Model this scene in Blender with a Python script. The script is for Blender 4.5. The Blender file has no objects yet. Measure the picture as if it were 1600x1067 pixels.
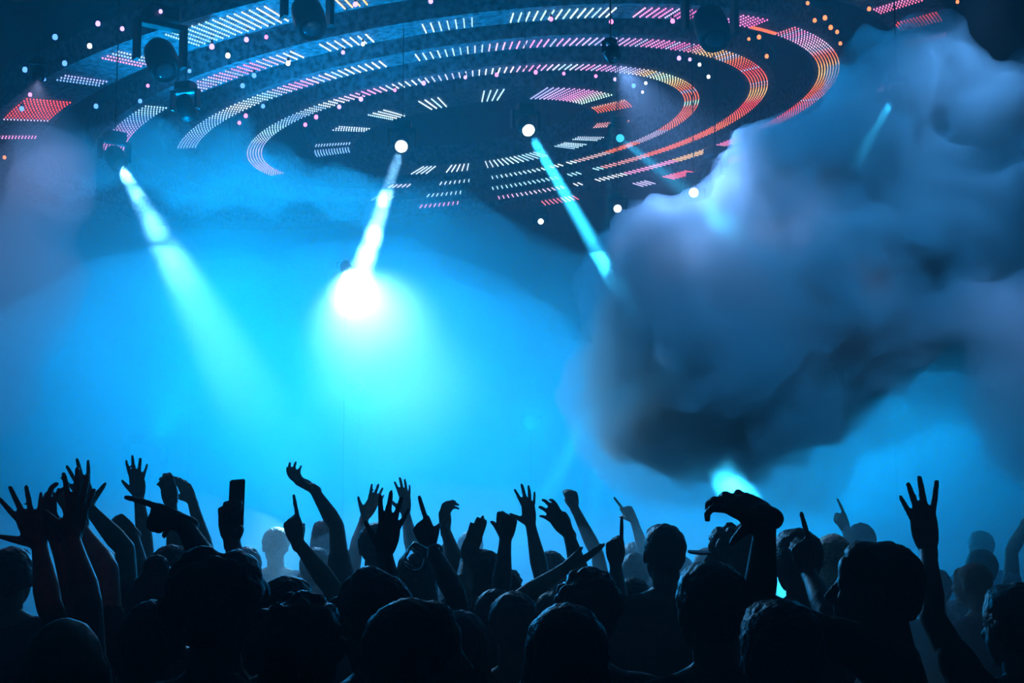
import bpy, bmesh, math, random
from math import sin, cos, pi, radians, atan2, hypot
from mathutils import Vector, Matrix, Quaternion, noise
random.seed(7)
S = bpy.context.scene
COL = S.collection

# ------------------------------------------------------------------ camera
F = 2000.0                       # focal length in pixels of the 1600 x 1067 frame
CAM_Z = 2.08
PITCH = math.atan((740 - 533.5) / F)
cam_d = bpy.data.cameras.new('camera')
cam_d.sensor_width = 36.0
cam_d.lens = 36.0 * F / 1600.0
cam_d.clip_end = 200
cam = bpy.data.objects.new('camera', cam_d)
COL.objects.link(cam)
cam.location = (0, 0, CAM_Z)
cam.rotation_euler = (pi / 2 + PITCH, 0, 0)
S.camera = cam
CB = Matrix.Rotation(pi / 2 + PITCH, 3, 'X')
CP = Vector((0, 0, CAM_Z))

def at(x, y, d):
    """the world point seen at pixel x, y of the frame at distance d along the view axis"""
    return CP + CB @ Vector(((x - 800) / F * d, -(y - 533.5) / F * d, -d))

# ------------------------------------------------------------------ render look
S.view_settings.view_transform = 'Standard'
S.view_settings.look = 'None'
S.view_settings.exposure = 0.0
S.view_settings.gamma = 1.0
S.view_settings.use_curve_mapping = False
cy = S.cycles
cy.use_denoising = True
cy.use_adaptive_sampling = True
cy.adaptive_threshold = 0.03
cy.max_bounces = 6
cy.diffuse_bounces = 2
cy.glossy_bounces = 2
cy.transmission_bounces = 4
cy.transparent_max_bounces = 16
cy.volume_bounces = 1
cy.caustics_reflective = False
cy.caustics_refractive = False
cy.sample_clamp_indirect = 4.0

# ------------------------------------------------------------------ world: thin club haze, no sky
W = bpy.data.worlds.new('club_air')
S.world = W
W.use_nodes = True
nt = W.node_tree
nt.nodes.clear()
wo = nt.nodes.new('ShaderNodeOutputWorld')
bg = nt.nodes.new('ShaderNodeBackground')
bg.inputs['Color'].default_value = (0.0004, 0.0012, 0.0016, 1)
bg.inputs['Strength'].default_value = 1.0
nt.links.new(bg.outputs[0], wo.inputs['Surface'])
vs = nt.nodes.new('ShaderNodeVolumeScatter')
vs.inputs['Color'].default_value = (1, 1, 1, 1)
vs.inputs['Density'].default_value = 0.015
vs.inputs['Anisotropy'].default_value = 0.2
nt.links.new(vs.outputs[0], wo.inputs['Volume'])

# ------------------------------------------------------------------ helpers
def link(o, parent=None):
    COL.objects.link(o)
    if parent is not None:
        o.parent = parent
    return o

def tag(o, label=None, cat=None, group=None, kind=None):
    if label: o['label'] = label
    if cat: o['category'] = cat
    if group: o['group'] = group
    if kind: o['kind'] = kind
    return o

def empty(name, loc=(0, 0, 0), mat=None):
    o = bpy.data.objects.new(name, None)
    o.empty_display_size = 0.1
    COL.objects.link(o)
    if mat is not None:
        o.matrix_world = mat
    else:
        o.location = loc
    return o

def mesh_obj(name, verts, faces, m, parent=None, smooth=False):
    me = bpy.data.meshes.new(name)
    me.from_pydata([tuple(v) for v in verts], [], faces)
    me.validate()
    if smooth:
        me.polygons.foreach_set('use_smooth', [True] * len(me.polygons))
    if m: me.materials.append(m)
    return link(bpy.data.objects.new(name, me), parent)

def bm_obj(name, bm, m, parent=None, smooth=False):
    me = bpy.data.meshes.new(name)
    bmesh.ops.recalc_face_normals(bm, faces=bm.faces)
    bm.to_mesh(me); bm.free()
    if smooth:
        me.polygons.foreach_set('use_smooth', [True] * len(me.polygons))
    if m: me.materials.append(m)
    return link(bpy.data.objects.new(name, me), parent)

def frame_z(d, up=(0, 0, 1)):
    """rotation whose +Z runs along d"""
    return Vector(d).normalized().to_track_quat('Z', 'Y').to_matrix()

def add_box(bm, size, loc=(0, 0, 0), rot=None):
    M = Matrix.Translation(loc)
    if rot is not None: M = M @ rot.to_4x4()
    return bmesh.ops.create_cube(bm, size=1, matrix=M @ Matrix.Diagonal((*size, 1)))['verts']

def add_lathe(bm, prof, n=24, M=Matrix()):
    """prof: (r, z) pairs from one end to the other, capped"""
    rings = []
    for r, z in prof:
        rings.append([bm.verts.new(M @ Vector((r * cos(2 * pi * k / n), r * sin(2 * pi * k / n), z))) for k in range(n)])
    for a, b in zip(rings, rings[1:]):
        for k in range(n):
            bm.faces.new((a[k], a[(k + 1) % n], b[(k + 1) % n], b[k]))
    bm.faces.new(rings[0][::-1]); bm.faces.new(rings[-1])

def add_tube(bm, pts, r, n=8):
    pts = [Vector(p) for p in pts]
    rings = []
    up = Vector((0.3, 0.5, 0.81))
    for i, p in enumerate(pts):
        d = (pts[min(i + 1, len(pts) - 1)] - pts[max(i - 1, 0)]).normalized()
        a = d.cross(up).normalized(); b = d.cross(a)
        rr = r[i] if isinstance(r, (list, tuple)) else r
        rings.append([bm.verts.new(p + rr * (cos(2 * pi * k / n) * a + sin(2 * pi * k / n) * b)) for k in range(n)])
    for A, B in zip(rings, rings[1:]):
        for k in range(n):
            bm.faces.new((A[k], A[(k + 1) % n], B[(k + 1) % n], B[k]))
    bm.faces.new(rings[0][::-1]); bm.faces.new(rings[-1])

# ------------------------------------------------------------------ materials
def mat(name, col, rough=0.6, metal=0.0, noise_amt=0.0, scale=20.0, bump=0.0, spec=0.5):
    m = bpy.data.materials.new(name)
    m.use_nodes = True
    n = m.node_tree; b = n.nodes['Principled BSDF']
    b.inputs['Base Color'].default_value = (*col, 1)
    b.inputs['Roughness'].default_value = rough
    b.inputs['Metallic'].default_value = metal
    b.inputs['Specular IOR Level'].default_value = spec
    if noise_amt or bump:
        tc = n.nodes.new('ShaderNodeTexCoord')
        nz = n.nodes.new('ShaderNodeTexNoise')
        nz.inputs['Scale'].default_value = scale
        nz.inputs['Detail'].default_value = 4
        n.links.new(tc.outputs['Object'], nz.inputs['Vector'])
        if noise_amt:
            r = n.nodes.new('ShaderNodeValToRGB')
            r.color_ramp.elements[0].color = (*[c * (1 - noise_amt) for c in col], 1)
            r.color_ramp.elements[1].color = (*[min(1, c * (1 + noise_amt)) for c in col], 1)
            r.color_ramp.elements[0].position = 0.35
            r.color_ramp.elements[1].position = 0.65
            n.links.new(nz.outputs['Fac'], r.inputs[0])
            n.links.new(r.outputs[0], b.inputs['Base Color'])
        if bump:
            bp = n.nodes.new('ShaderNodeBump')
            bp.inputs['Strength'].default_value = bump
            bp.inputs['Distance'].default_value = 0.02
            n.links.new(nz.outputs['Fac'], bp.inputs['Height'])
            n.links.new(bp.outputs[0], b.inputs['Normal'])
    return m

def smoke(name, density, col=(1, 1, 1), aniso=0.0):
    m = bpy.data.materials.new(name)
    m.use_nodes = True
    n = m.node_tree; n.nodes.clear()
    o = n.nodes.new('ShaderNodeOutputMaterial')
    v = n.nodes.new('ShaderNodeVolumeScatter')
    v.inputs['Color'].default_value = (*col, 1)
    v.inputs['Density'].default_value = density
    v.inputs['Anisotropy'].default_value = aniso
    n.links.new(v.outputs[0], o.inputs['Volume'])
    return m

def smoke_noisy(name, density, col, aniso, scale, low, high, step):
    """smoke whose density drifts between thin and thick"""
    m = smoke(name, density, col, aniso)
    n = m.node_tree
    v = next(x for x in n.nodes if x.type == 'VOLUME_SCATTER')
    tc = n.nodes.new('ShaderNodeTexCoord'); nz = n.nodes.new('ShaderNodeTexNoise'); mr = n.nodes.new('ShaderNodeMapRange')
    nz.inputs['Scale'].default_value = scale; nz.inputs['Detail'].default_value = 2.5; nz.inputs['Roughness'].default_value = 0.55; nz.inputs['Distortion'].default_value = 0.4
    n.links.new(tc.outputs['Object'], nz.inputs['Vector']); n.links.new(nz.outputs['Fac'], mr.inputs['Value'])
    for k, val in (('From Min', low), ('From Max', high), ('To Min', 0.0), ('To Max', density)): mr.inputs[k].default_value = val
    n.links.new(mr.outputs[0], v.inputs['Density'])
    m.cycles.volume_step_rate = step
    return m

def glow(name, col, strength, by_object=False):
    m = bpy.data.materials.new(name)
    m.use_nodes = True
    n = m.node_tree; n.nodes.clear()
    o = n.nodes.new('ShaderNodeOutputMaterial')
    e = n.nodes.new('ShaderNodeEmission')
    e.inputs['Color'].default_value = (*col, 1)
    e.inputs['Strength'].default_value = strength
    if by_object:
        oi = n.nodes.new('ShaderNodeObjectInfo')
        n.links.new(oi.outputs['Color'], e.inputs['Color'])
    n.links.new(e.outputs[0], o.inputs['Surface'])
    m.cycles.emission_sampling = 'NONE'
    return m

BLACK = mat('black_metal', (0.012, 0.013, 0.015), 0.45, 0.3, 0.3, 30)
GLASSY = mat('lens_glass', (0.02, 0.03, 0.04), 0.08)
DARK_WALL = mat('dark_wall', (0.02, 0.022, 0.028), 0.85, 0, 0.4, 3, 0.2)
RED_WALL = mat('dark_red_wall', (0.16, 0.012, 0.015), 0.8, 0, 0.3, 4)
FLOOR_M = mat('floor_black', (0.015, 0.015, 0.017), 0.5, 0, 0.3, 6)
RING_M = mat('ring_fabric', (0.16, 0.17, 0.19), 0.75, 0, 0.85, 14, 0.8)

# ------------------------------------------------------------------ the hall
def slab(name, lo, hi, m):
    bm = bmesh.new()
    add_box(bm, [b - a for a, b in zip(lo, hi)], [(a + b) / 2 for a, b in zip(lo, hi)])
    return tag(bm_obj(name, bm, m), kind='structure')
slab('floor', (-17, -4, -0.2), (17, 38, 0), FLOOR_M)
slab('ceiling', (-17, -4, 13.0), (17, 38, 13.3), DARK_WALL)
slab('wall_back', (-17, 38, 0), (17, 38.3, 13), DARK_WALL)
slab('wall_left', (-17.3, -4, 0), (-17, 38, 13), DARK_WALL)
slab('wall_right', (17, -4, 0), (17.3, 38, 13), DARK_WALL)
slab('wall_front', (-17, -4.3, 0), (17, -4, 13), DARK_WALL)

# ------------------------------------------------------------------ the ring light: one tilted frame that carries concentric LED rings
HSC = 5.0
fa_, fr_ = radians(4.23), radians(-7.47)
def fitdir(X, Y, Z):
    yc = Y * cos(fa_) + Z * sin(fa_); zc = -Y * sin(fa_) + Z * cos(fa_)
    c, s = cos(fr_), sin(fr_)
    return CB @ Vector((c * X + s * zc, -s * X + c * zc, -yc))
RC = CP + HSC * fitdir(-0.034, 4.156, 1.0)
RX, RY, RZ = fitdir(1, 0, 0), fitdir(0, 1, 0), fitdir(0, 0, 1)
RM = Matrix(((RX.x, RY.x, RZ.x, RC.x), (RX.y, RY.y, RZ.y, RC.y), (RX.z, RY.z, RZ.z, RC.z), (0, 0, 0, 1)))
RMI = RM.inverted()

def on_ring(x, y, z=0.0):
    """point of the ring plane (lowered by z) seen at pixel x, y"""
    o = RMI @ CP; d = (RMI @ at(x, y, 1.0)) - o
    t = (z - o.z) / d.z
    return RM @ (o + d * t)

def mixc(a, b, t):
    return tuple(x + (y - x) * t for x, y in zip(a, b))
WHT, ICE, LAV, PNK, MAG = (0.75, 0.92, 1), (0.38, 0.75, 1), (0.42, 0.45, 1), (1, 0.3, 0.7), (1, 0.15, 0.5)
RED, ORG, YEL, MNT, BLU = (1, 0.06, 0.07), (1, 0.15, 0.05), (1, 0.6, 0.2), (0.6, 1, 0.75), (0.2, 0.45, 1)
RAMP = {
 0: [(-180, BLU), (-126, WHT), (-100, WHT), (-75, ICE), (-62, LAV), (-45, PNK), (-34, MNT), (-20, ORG), (0, ORG), (40, ICE), (60, ICE), (90, WHT), (180, BLU)],
 1: [(-180, PNK), (-160, LAV), (-148, ICE), (-135, BLU), (-122, WHT), (-112, PNK), (-104, WHT), (-92, LAV), (-84, WHT), (-74, PNK), (-67, ICE), (-60, PNK), (-50, LAV), (-42, YEL), (-36, MNT), (-28, YEL), (-20, ORG), (-8, ORG), (-5, (0.3, 1, 0.8)), (-1, ORG), (40, ORG), (58, WHT), (80, ICE), (180, PNK)],
 2: [(-180, LAV), (-142, BLU), (-132, WHT), (-125, ICE), (-118, PNK), (-110, WHT), (-100, WHT), (-90, ICE), (-80, PNK), (-66, LAV), (-58, PNK), (-48, MAG), (-42, YEL), (-32, ORG), (-24, RED), (-12, ORG), (-5, YEL), (3, RED), (20, ORG), (45, ORG), (58, ICE), (80, ICE), (180, LAV)],
 3: [(-180, LAV), (-153, PNK), (-142, BLU), (-136, ICE), (-128, LAV), (-117, PNK), (-111, WHT), (-100, WHT), (-88, ICE), (-78, MNT), (-70, WHT), (-66, PNK), (-58, MAG), (-52, PNK), (-46, MAG), (-42, ORG), (-36, PNK), (-27, (1, 0.6, 0.9)), (-22, ORG), (-12, YEL), (0, ORG), (12, RED), (28, PNK), (38, YEL), (50, PNK), (62, WHT), (90, PNK), (180, LAV)],
 4: [(-180, PNK), (-150, PNK), (-144, RED), (-137, RED), (-131, BLU), (-124, PNK), (-121, ICE), (-114, ICE), (-106, WHT), (-98, YEL), (-40, PNK), (-30, RED), (-18, ORG), (0, RED), (40, RED), (50, RED), (62, PNK), (82, ORG), (100, ICE), (180, PNK)],
}
def led_col(i, a):
    R_ = RAMP[i]
    for (a0, c0), (a1, c1) in zip(R_, R_[1:]):
        if a0 <= a <= a1:
            c = mixc(c0, c1, (a - a0) / (a1 - a0)); break
    k = random.uniform(0.75, 1.15)
    if random.random() < 0.08: c = mixc(c, (0.25, 0.6, 1), 0.6)
    return (*[min(1, v * k) for v in c], 1)

RINGS = [  # inner, outer radius of the LED band, rows all round, lit arcs in degrees, body inner, body outer, label
 (2.06, 2.64, 170, [(-180, -170), (-167, -161), (-146, -139), (-126, -117), (-106, -97.5), (-86, -77.5), (-65, -33), (-25, -11), (8, 15), (30, 36), (42, 49), (60, 88), (95, 104), (112, 120)], 1.98, 2.72, 'innermost and smallest of the concentric ceiling LED rings, mostly unlit'),
 (3.45, 3.71, 247, [(-180, 62), (64, 68), (70, 88), (94, 104), (112, 120), (165, 180)], 3.40, 3.80, 'ceiling LED ring around the smallest one, white at the near side, orange at one end'),
 (4.50, 4.80, 312, [(-160, -102), (-97, 62), (65, 69), (71, 88), (95, 104), (112, 118)], 4.44, 4.92, 'middle ceiling LED ring, third from the centre, pink turning to red'),
 (5.56, 5.90, 372, [(-160, -150.5), (-150, -136), (-128.5, -110), (-106.5, -100.4), (-94.5, -88), (-83.7, -70.5), (-67, -57.8), (-53, -45), (-40, 66), (69, 71), (73, 88), (95, 104)], 5.50, 6.02, 'broken ceiling LED ring, fourth from the centre, glowing pink and orange at its end'),
 (6.85, 7.45, 500, [(-152, -150.5), (-145, -137.5), (-131.5, -129), (-124.5, -121), (-116, -105.4), (-100.5, -97.8), (-37, -34), (-29, -25), (-19.5, -17.5), (1.5, 5.5), (12, 22), (38, 46), (52, 57), (60, 63), (74, 80)], 6.76, 7.58, 'outermost and widest ceiling LED ring with short separate lit panels'),
]
LED_M = glow('led_glow', (1, 1, 1), 2.2, by_object=True)
def ring_body(ri, ro, h, n=120):
    v, f = [], []
    for k in range(n):
        a = 2 * pi * k / n
        for r, z in ((ri, 0), (ro, 0), (ro + 0.04, h), (ri - 0.02, h)):
            v.append((r * cos(a), r * sin(a), z))
    for k in range(n):
        a, b = 4 * k, 4 * ((k + 1) % n)
        for j in range(4):
            f.append((a + j, a + (j + 1) % 4, b + (j + 1) % 4, b + j))
    return v, f
for i, (r0, r1, N, arcs, b0, b1, lab) in enumerate(RINGS):
    root = empty('led_ring', mat=RM.copy())
    tag(root, lab, 'light ring', 'concentric LED rings hung from the ceiling')
    v, f = ring_body(b0, b1, 0.34)
    o = mesh_obj('ring_body', v, f, RING_M, root)
    v, f = ring_body(b1 - 0.02, b1 + 0.07, 0.07, 120)
    mesh_obj('rim', [(x, y, z + 0.30) for x, y, z in v], f, BLACK, root)
    nd = max(6, round((r1 - r0) / 0.043))
    v, f = [], []
    def dot(x, y, z, s, v, f):
        b = len(v)
        v += [(x - s, y - s, z + s), (x + s, y - s, z + s), (x + s, y + s, z + s), (x - s, y + s, z + s), (x - s * .7, y - s * .7, z - s), (x + s * .7, y - s * .7, z - s), (x + s * .7, y + s * .7, z - s), (x - s * .7, y + s * .7, z - s)]
        f += [(b + 4, b + 5, b + 6, b + 7), (b, b + 1, b + 5, b + 4), (b + 1, b + 2, b + 6, b + 5), (b + 2, b + 3, b + 7, b + 6), (b + 3, b, b + 4, b + 7)]
    sz = 0.0084
    for k in range(nd):
        dot(r0 + (r1 - r0) * (k + 0.5) / nd, 0, -0.012, sz, v, f)
    nf = len(f)                                                 # black board that carries the dots
    for k in range(nd - 1):
        f.append((8 * k + 1, 8 * k + 2, 8 * k + 11, 8 * k + 8))
    me = bpy.data.meshes.new('led_strip'); me.from_pydata(v, [], f); me.materials.append(LED_M); me.materials.append(BLACK)
    me.polygons.foreach_set('material_index', [0] * nf + [1] * (len(f) - nf))
    f = f[:nf]
    far_v, far_f, made = {}, {}, 0
    for k in range(N):
        a = -180 + 360 * k / N
        if not any(lo <= a <= hi for lo, hi in arcs): continue
        keep = nd
        if i == 3 and -45.5 < a < -40: continue
        c = led_col(i, a)
        if 20 < a < 168:                                       # far side: rows under ten pixels, joined by colour
            key = int((a + 180) // 12)
            vv, ff = far_v.setdefault(key, [[], [], c]), None
            b = len(vv[0])
            R_ = Matrix.Rotation(radians(a), 3, 'Z')
            vv[0].extend((R_ @ Vector(p)) for p in v); vv[1].extend(tuple(q + b for q in t) for t in f)
            continue
        s = bpy.data.objects.new('led_strip', me); s.color = c
        s.rotation_euler = (0, 0, radians(a))
        link(s, root)
    if i == 3:                                                  # narrow single row that bridges the gap behind a hanging lamp
        vv, ff = [], []
        for k in range(16):
            a = radians(-46 + 6 * k / 15)
            for rr in (5.57, 5.61):
                dot(rr * cos(a), rr * sin(a), -0.012, sz, vv, ff)
        s = mesh_obj('led_strip', vv, ff, LED_M, root); s.color = (*ORG, 1)
    for key, (vv, ff, c) in far_v.items():
        s = mesh_obj('led_strip_row', vv, ff, LED_M, root); s.color = c; s['kind'] = 'stuff'
    # hanger rods up to the ceiling
    for k in range(6):
        a = radians(60 * k + 17 * i)
        p = Vector((b1 * cos(a), b1 * sin(a), 0.34))
        bm = bmesh.new(); add_tube(bm, [p, p + Vector((0, 0, 4.2 + 0.4 * sin(a)))], 0.018, 6)
        bm_obj('hanger_rod', bm, BLACK, root)

# ------------------------------------------------------------------ moving-head lamps
FIX_N = [0]
def spot(p, q, power, col, angle, blend, r, parent):
    L = bpy.data.lights.new('lamp_light', 'SPOT')
    L.energy = power; L.color = col; L.spot_size = radians(angle); L.spot_blend = blend; L.shadow_soft_size = r
    o = bpy.data.objects.new('lamp_light', L)
    COL.objects.link(o)
    o.parent = parent
    o.matrix_basis = Matrix.Translation(Vector(p) - parent.location) @ (Vector(p) - Vector(q)).to_track_quat('Z', 'Y').to_matrix().to_4x4()
    return o

def lamp(p, q, label, power=0, col=(1, 1, 1), angle=10, blend=0.3, lens=0.07, lens_glow=8.0, lens_col=(0.8, 0.97, 1), scale=1.0, drop=0.42, stand=False, pipe=0.006):
    """moving-head lamp whose lens sits at p and points at q; it hangs from a base plate above"""
    p, q = Vector(p), Vector(q)
    d = (q - p).normalized()
    hl = 0.42 * scale
    hub = p - d * hl * 0.62                                     # tilt axis of the head
    top = hub + Vector((0, 0, drop * scale))
    side = d.cross(Vector((0, 0, 1)))
    side = side.normalized() if side.length > 0.05 else Vector((1, 0, 0))
    root = empty('moving_head_lamp', top)
    tag(root, label, 'stage lamp', 'moving-head lamps under the rings')
    inv = Matrix.Translation(-top)
    yawm = Matrix((side, Vector((0, 0, 1)).cross(side), (0, 0, 1))).transposed()
    bm = bmesh.new(); add_box(bm, (0.34 * scale, 0.28 * scale, 0.16 * scale), (0, 0, -0.08 * scale), yawm)
    bmesh.ops.bevel(bm, geom=bm.edges[:], offset=0.02 * scale, segments=1, affect='EDGES')
    bm_obj('base', bm, BLACK, root)
    w = lens * 1.9
    bm = bmesh.new()
    z0 = -0.16 * scale; zh = (hub - top).z
    for s in (-1, 1):
        add_box(bm, (0.045 * scale, 0.13 * scale, z0 - zh + 0.1 * scale), side * s * (w + 0.045 * scale) + Vector((0, 0, (z0 + zh - 0.1 * scale) / 2)), yawm)
    add_box(bm, (2 * w + 0.13 * scale, 0.13 * scale, 0.06 * scale), (0, 0, z0 - 0.02 * scale), yawm)
    bm_obj('yoke', bm, BLACK, root)
    M = Matrix.Translation(p - top) @ frame_z(-d).to_4x4()
    bm = bmesh.new()
    R = lens * 1.35
    add_lathe(bm, [(lens * 1.05, 0.02), (R, -0.015), (R * 1.1, 0.1 * scale), (R * 1.15, 0.2 * scale), (R * 1.05, hl * 0.8), (R * 0.7, hl)], 24, M)
    head = bm_obj('head', bm, BLACK, root, True)
    bm = bmesh.new()
    Ml = Matrix.Translation(p - top + d * 0.005) @ frame_z(d).to_4x4()
    add_lathe(bm, [(lens, -0.02), (lens, 0.0), (lens * 0.75, 0.012), (lens * 0.3, 0.018)], 24, Ml)
    lm = glow('lens_glow', lens_col, lens_glow) if lens_glow > 0 else GLASSY
    bm_obj('lens', bm, lm, root, True)
    bm = bmesh.new(); add_tube(bm, [(0, 0, -0.02), (0, 0, 13.0 - top.z)] if not stand else [(0, 0.2 * scale, -0.1), (0, 0.2 * scale, 0.02 - top.z)], pipe, 6); bm_obj('stand_pole' if stand else 'hanger_pipe', bm, BLACK, root)
    if power:
        spot(p + d * 0.06, q, power, col, angle, blend, lens * 0.8, root)
    return root
CYA = (0.0, 0.37, 1.0)
BEAM = (0.03, 0.55, 1.0)
# beams that can be followed in the photo
lamp(at(627, 229, 15), at(560, 440, 11.6), 'stage lamp in the middle with the beam that turns white in the smoke', 130000, (0.2, 0.62, 1), 2.6, 0.25, scale=0.6)
lamp(at(826, 204, 15), at(950, 420, 12.6), 'stage lamp with the long crisp cyan beam slanting to the dark cloud', 1000000, BEAM, 2.1, 0.15, scale=0.6)
lamp(at(186, 256, 13.5), at(300, 460, 12.2), 'stage lamp with the broad hazy white beam over the fog', 7500, (0.15, 0.58, 1), 13, 1.0, lens_glow=0, scale=0.6)
lamp(at(297, 182, 14.5), at(330, 262, 14.9), 'small stage lamp with a short cyan beam under the blue LED rows', 45000, BEAM, 1.8, 0.3, lens_glow=0, scale=0.6)
lamp(at(969, 216, 16), at(1110, 330, 9.3), 'stage lamp with a cyan beam in front of the orange ring ends', 80000, BEAM, 1.3, 0.2, lens=0.05, lens_glow=1.5, lens_col=(0.05, .6, 1), scale=0.6)
lamp(at(1397, 150, 9.0), at(1330, 270, 8.3), 'stage lamp glowing cyan inside the top of the dark cloud', 2500, BEAM, 7, 0.4, lens=0.03, lens_glow=0, scale=0.3)
lamp(at(1108, 288, 13), at(1086, 330, 12.9), 'stage lamp with a short cyan beam at the edge of the dark cloud', 14000, BEAM, 3, 0.3, lens_glow=0, scale=0.6)
lamp(at(541, 420, 12.6), at(640, 660, 10.2), 'stage lamp deep in the bright fog, glaring white', 2300, (0.2, 0.57, 1), 60, 1.0, lens=0.04, lens_glow=0, scale=0.16, stand=True, pipe=0.0015)
lamp(at(772, 36, 16.5), at(782, 340, 15.5), 'stage lamp with a faint upright beam over the near rows', 45000, BEAM, 1.3, 0.2, lens=0.04, lens_glow=0, scale=0.25)
lamp(at(963, 52, 16.5), at(950, 330, 15.5), 'stage lamp with a faint upright beam beside the orange ring ends', 45000, BEAM, 1.3, 0.2, lens=0.04, lens_glow=0, scale=0.25)
# small lamps whose lenses face the hall
for (x, y, d, r, lab) in ((965, 326, 17, 0.05, 'far stage lamp seen as a small white spot beside the long beam'), (845, 346, 19, 0.04, 'far stage lamp seen as a tiny cyan spot below the rings'), (1084, 301, 14, 0.05, 'stage lamp seen as a bright white spot where two beams meet')):
    lamp(at(x, y, d), at(x - 20, y + 60, 8), lab, 0, lens=r, lens_glow=7, scale=0.5)
# unseen flood lamps, added behind the fog to light it, turned to the hall
for (x, y, d, q, pw, lab) in ((560, 610, 18.5, (560, 660, 10), 6000, 'unseen flood lamp added low behind the fog for its brightest glow'), (300, 450, 18.5, (300, 560, 10), 3000, 'unseen flood lamp added behind the fog above the phone'), (830, 660, 18.5, (830, 660, 10), 1300, 'unseen flood lamp added behind the fog above the spread fingers'), (1400, 640, 16.5, (1390, 660, 10), 1300, 'unseen flood lamp added behind the fog under the dark cloud'), (1180, 780, 16.5, (1170, 780, 10), 1300, 'unseen flood lamp added low behind the man in the cap')):
    lamp(at(x, y, d), at(*q), lab, pw, CYA, 80, 1.0, 0.07, 0, scale=0.35, stand=True)
lamp(at(240, 700, 16), at(480, 120, 15), 'added unseen uplight behind the fog turned up to the rings', 7000, CYA, 75, 1.0, 0.12, 0, stand=True)  # made-up uplight that brightens the haze around the rings
lamp(at(1560, -60, 8.2), at(1440, 330, 9), 'added blue fill lamp above the far end of the dark cloud', 60, (0.12, 0.42, 1), 90, 1.0, 0.08, 0, scale=0.6)  # fill lamp added above the frame to light the cloud top
lamp(at(960, 90, 10.0), at(1180, 440, 9), 'added fill lamp for pale light on the shoulder of the dark cloud', 1500, (0.2, 0.43, 1), 60, 1.0, 0.04, 0, scale=0.25)  # invented lamp, stands in for ring light on the cloud flank
lamp(at(1330, -330, 5.5), at(1290, 430, 9), 'added blue fill lamp above the crowd turned to the dark cloud', 500, (0.02, 0.36, 1), 75, 1.0, 0.08, 0, scale=0.6)  # unseen fill put in to turn the cloud face blue
lamp(at(60, 120, 11.5), at(40, 420, 10), 'added fill lamp over the mauve smoke', 200, (0.5, 0.55, 1), 60, 1.0, 0.04, 0, scale=0.3)  # invented lamp for the lavender tint, in place of ring light
lamp(at(1690, 330, 7.2), at(1570, 540, 8.2), 'added fill lamp beside the paler smoke puff', 36, (0.2, 0.44, 1), 60, 1.0, 0.06, 0, scale=0.5)  # out-of-frame fill, added so the pale puff shows
lamp(Vector((-1.7, 0.6, 7.0)), at(70, 850, 4.0), 'added red fill lamp high above the near crowd', 16, (1, 0.10, 0.04), 12, 0.6, 0.06, 0, scale=0.5)  # unseen lamp added to redden the raised hands at the edge
# dark lamps that break the LED bands
for (x, y, d, lab) in ((1118, 48, 12.4, 'large unlit lamp hanging between pink LED panels'), (488, 30, 13.2, 'unlit lamp beside the big striped LED panel'), (258, 96, 13.4, 'unlit lamp hanging before the dotted panels on the violet side')):
    lamp(at(x, y + 14, d), at(x + 60, y + 200, d - 1.0), lab, 0, lens=0.11, lens_glow=0, scale=1.0, drop=0.5)

# ------------------------------------------------------------------ small bulbs on the rings
BULBS = {'violet': ((0.55, 0.35, 1), [(251, 18), (153, 37), (191, 45), (536, 82), (555, 7), (673, 2), (564, 155), (530, 167), (662, 130), (727, 121), (961, 124), (1061, 91), (1078, 93), (385, 62), (331, 73)]),
 'white': ((1, 0.95, 1), [(140, 72), (356, 87), (450, 99), (567, 69), (252, 112), (1004, 144), (1009, 130), (1107, 120), (1093, 101)]),
 'blue': ((0.1, 0.3, 1), [(101, 99), (69, 124), (86, 58), (150, 166), (296, 111), (397, 118), (379, 134), (411, 166), (219, 158), (990, 134), (39, 109), (34, 170)]),
 'pink': ((1, 0.25, 0.65), [(47, 148), (231, 134), (416, 58), (384, 181), (374, 192), (494, 183), (477, 195), (617, 141), (776, 117), (837, 113), (881, 115), (861, 30), (955, 34), (1051, 33), (931, 119)]),
 'orange': ((1, 0.22, 0.07), [(1170, 61), (1186, 58), (1262, 5), (1273, 32), (1289, 28), (1298, 43), (1308, 50), (1313, 68), (1198, 88), (1358, 14), (1496, 3), (7, 246)])}
ORD = 'first second third fourth fifth sixth seventh eighth ninth tenth eleventh twelfth thirteenth fourteenth fifteenth sixteenth seventeenth'.split()
bm = bmesh.new()
add_lathe(bm, [(0.014, 0.034), (0.025, 0.022), (0.031, 0.004), (0.030, -0.012), (0.021, -0.026), (0.008, -0.032)], 10)
BULB = bm_obj('bulb_glass', bm, None, None, True).data
bm = bmesh.new()
add_lathe(bm, [(0.016, 0.03), (0.018, 0.05), (0.012, 0.08)], 8); CAPM = bm_obj('bulb_cap', bm, BLACK, None, True).data
for o in list(bpy.data.objects):
    if o.name.startswith(('bulb_glass', 'bulb_cap')): bpy.data.objects.remove(o)
for cn, (c, pts) in BULBS.items():
    gm = glow('bulb_' + cn, c, 2.6)
    me = BULB.copy(); me.materials.clear(); me.materials.append(gm)
    for n_, (x, y) in enumerate(sorted(pts)):
        r = empty('hanging_bulb', on_ring(x, y, -0.12))
        k = random.uniform(0.65, 1.0); r.scale = (k, k, k)
        tag(r, 'small %s bulb below the LED rings, %s %s one from the left' % (cn, ORD[n_], cn), 'bulb', '%s bulbs hanging below the rings' % cn)
        link(bpy.data.objects.new('bulb_glass', me), r); link(bpy.data.objects.new('bulb_cap', CAPM), r)

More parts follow.
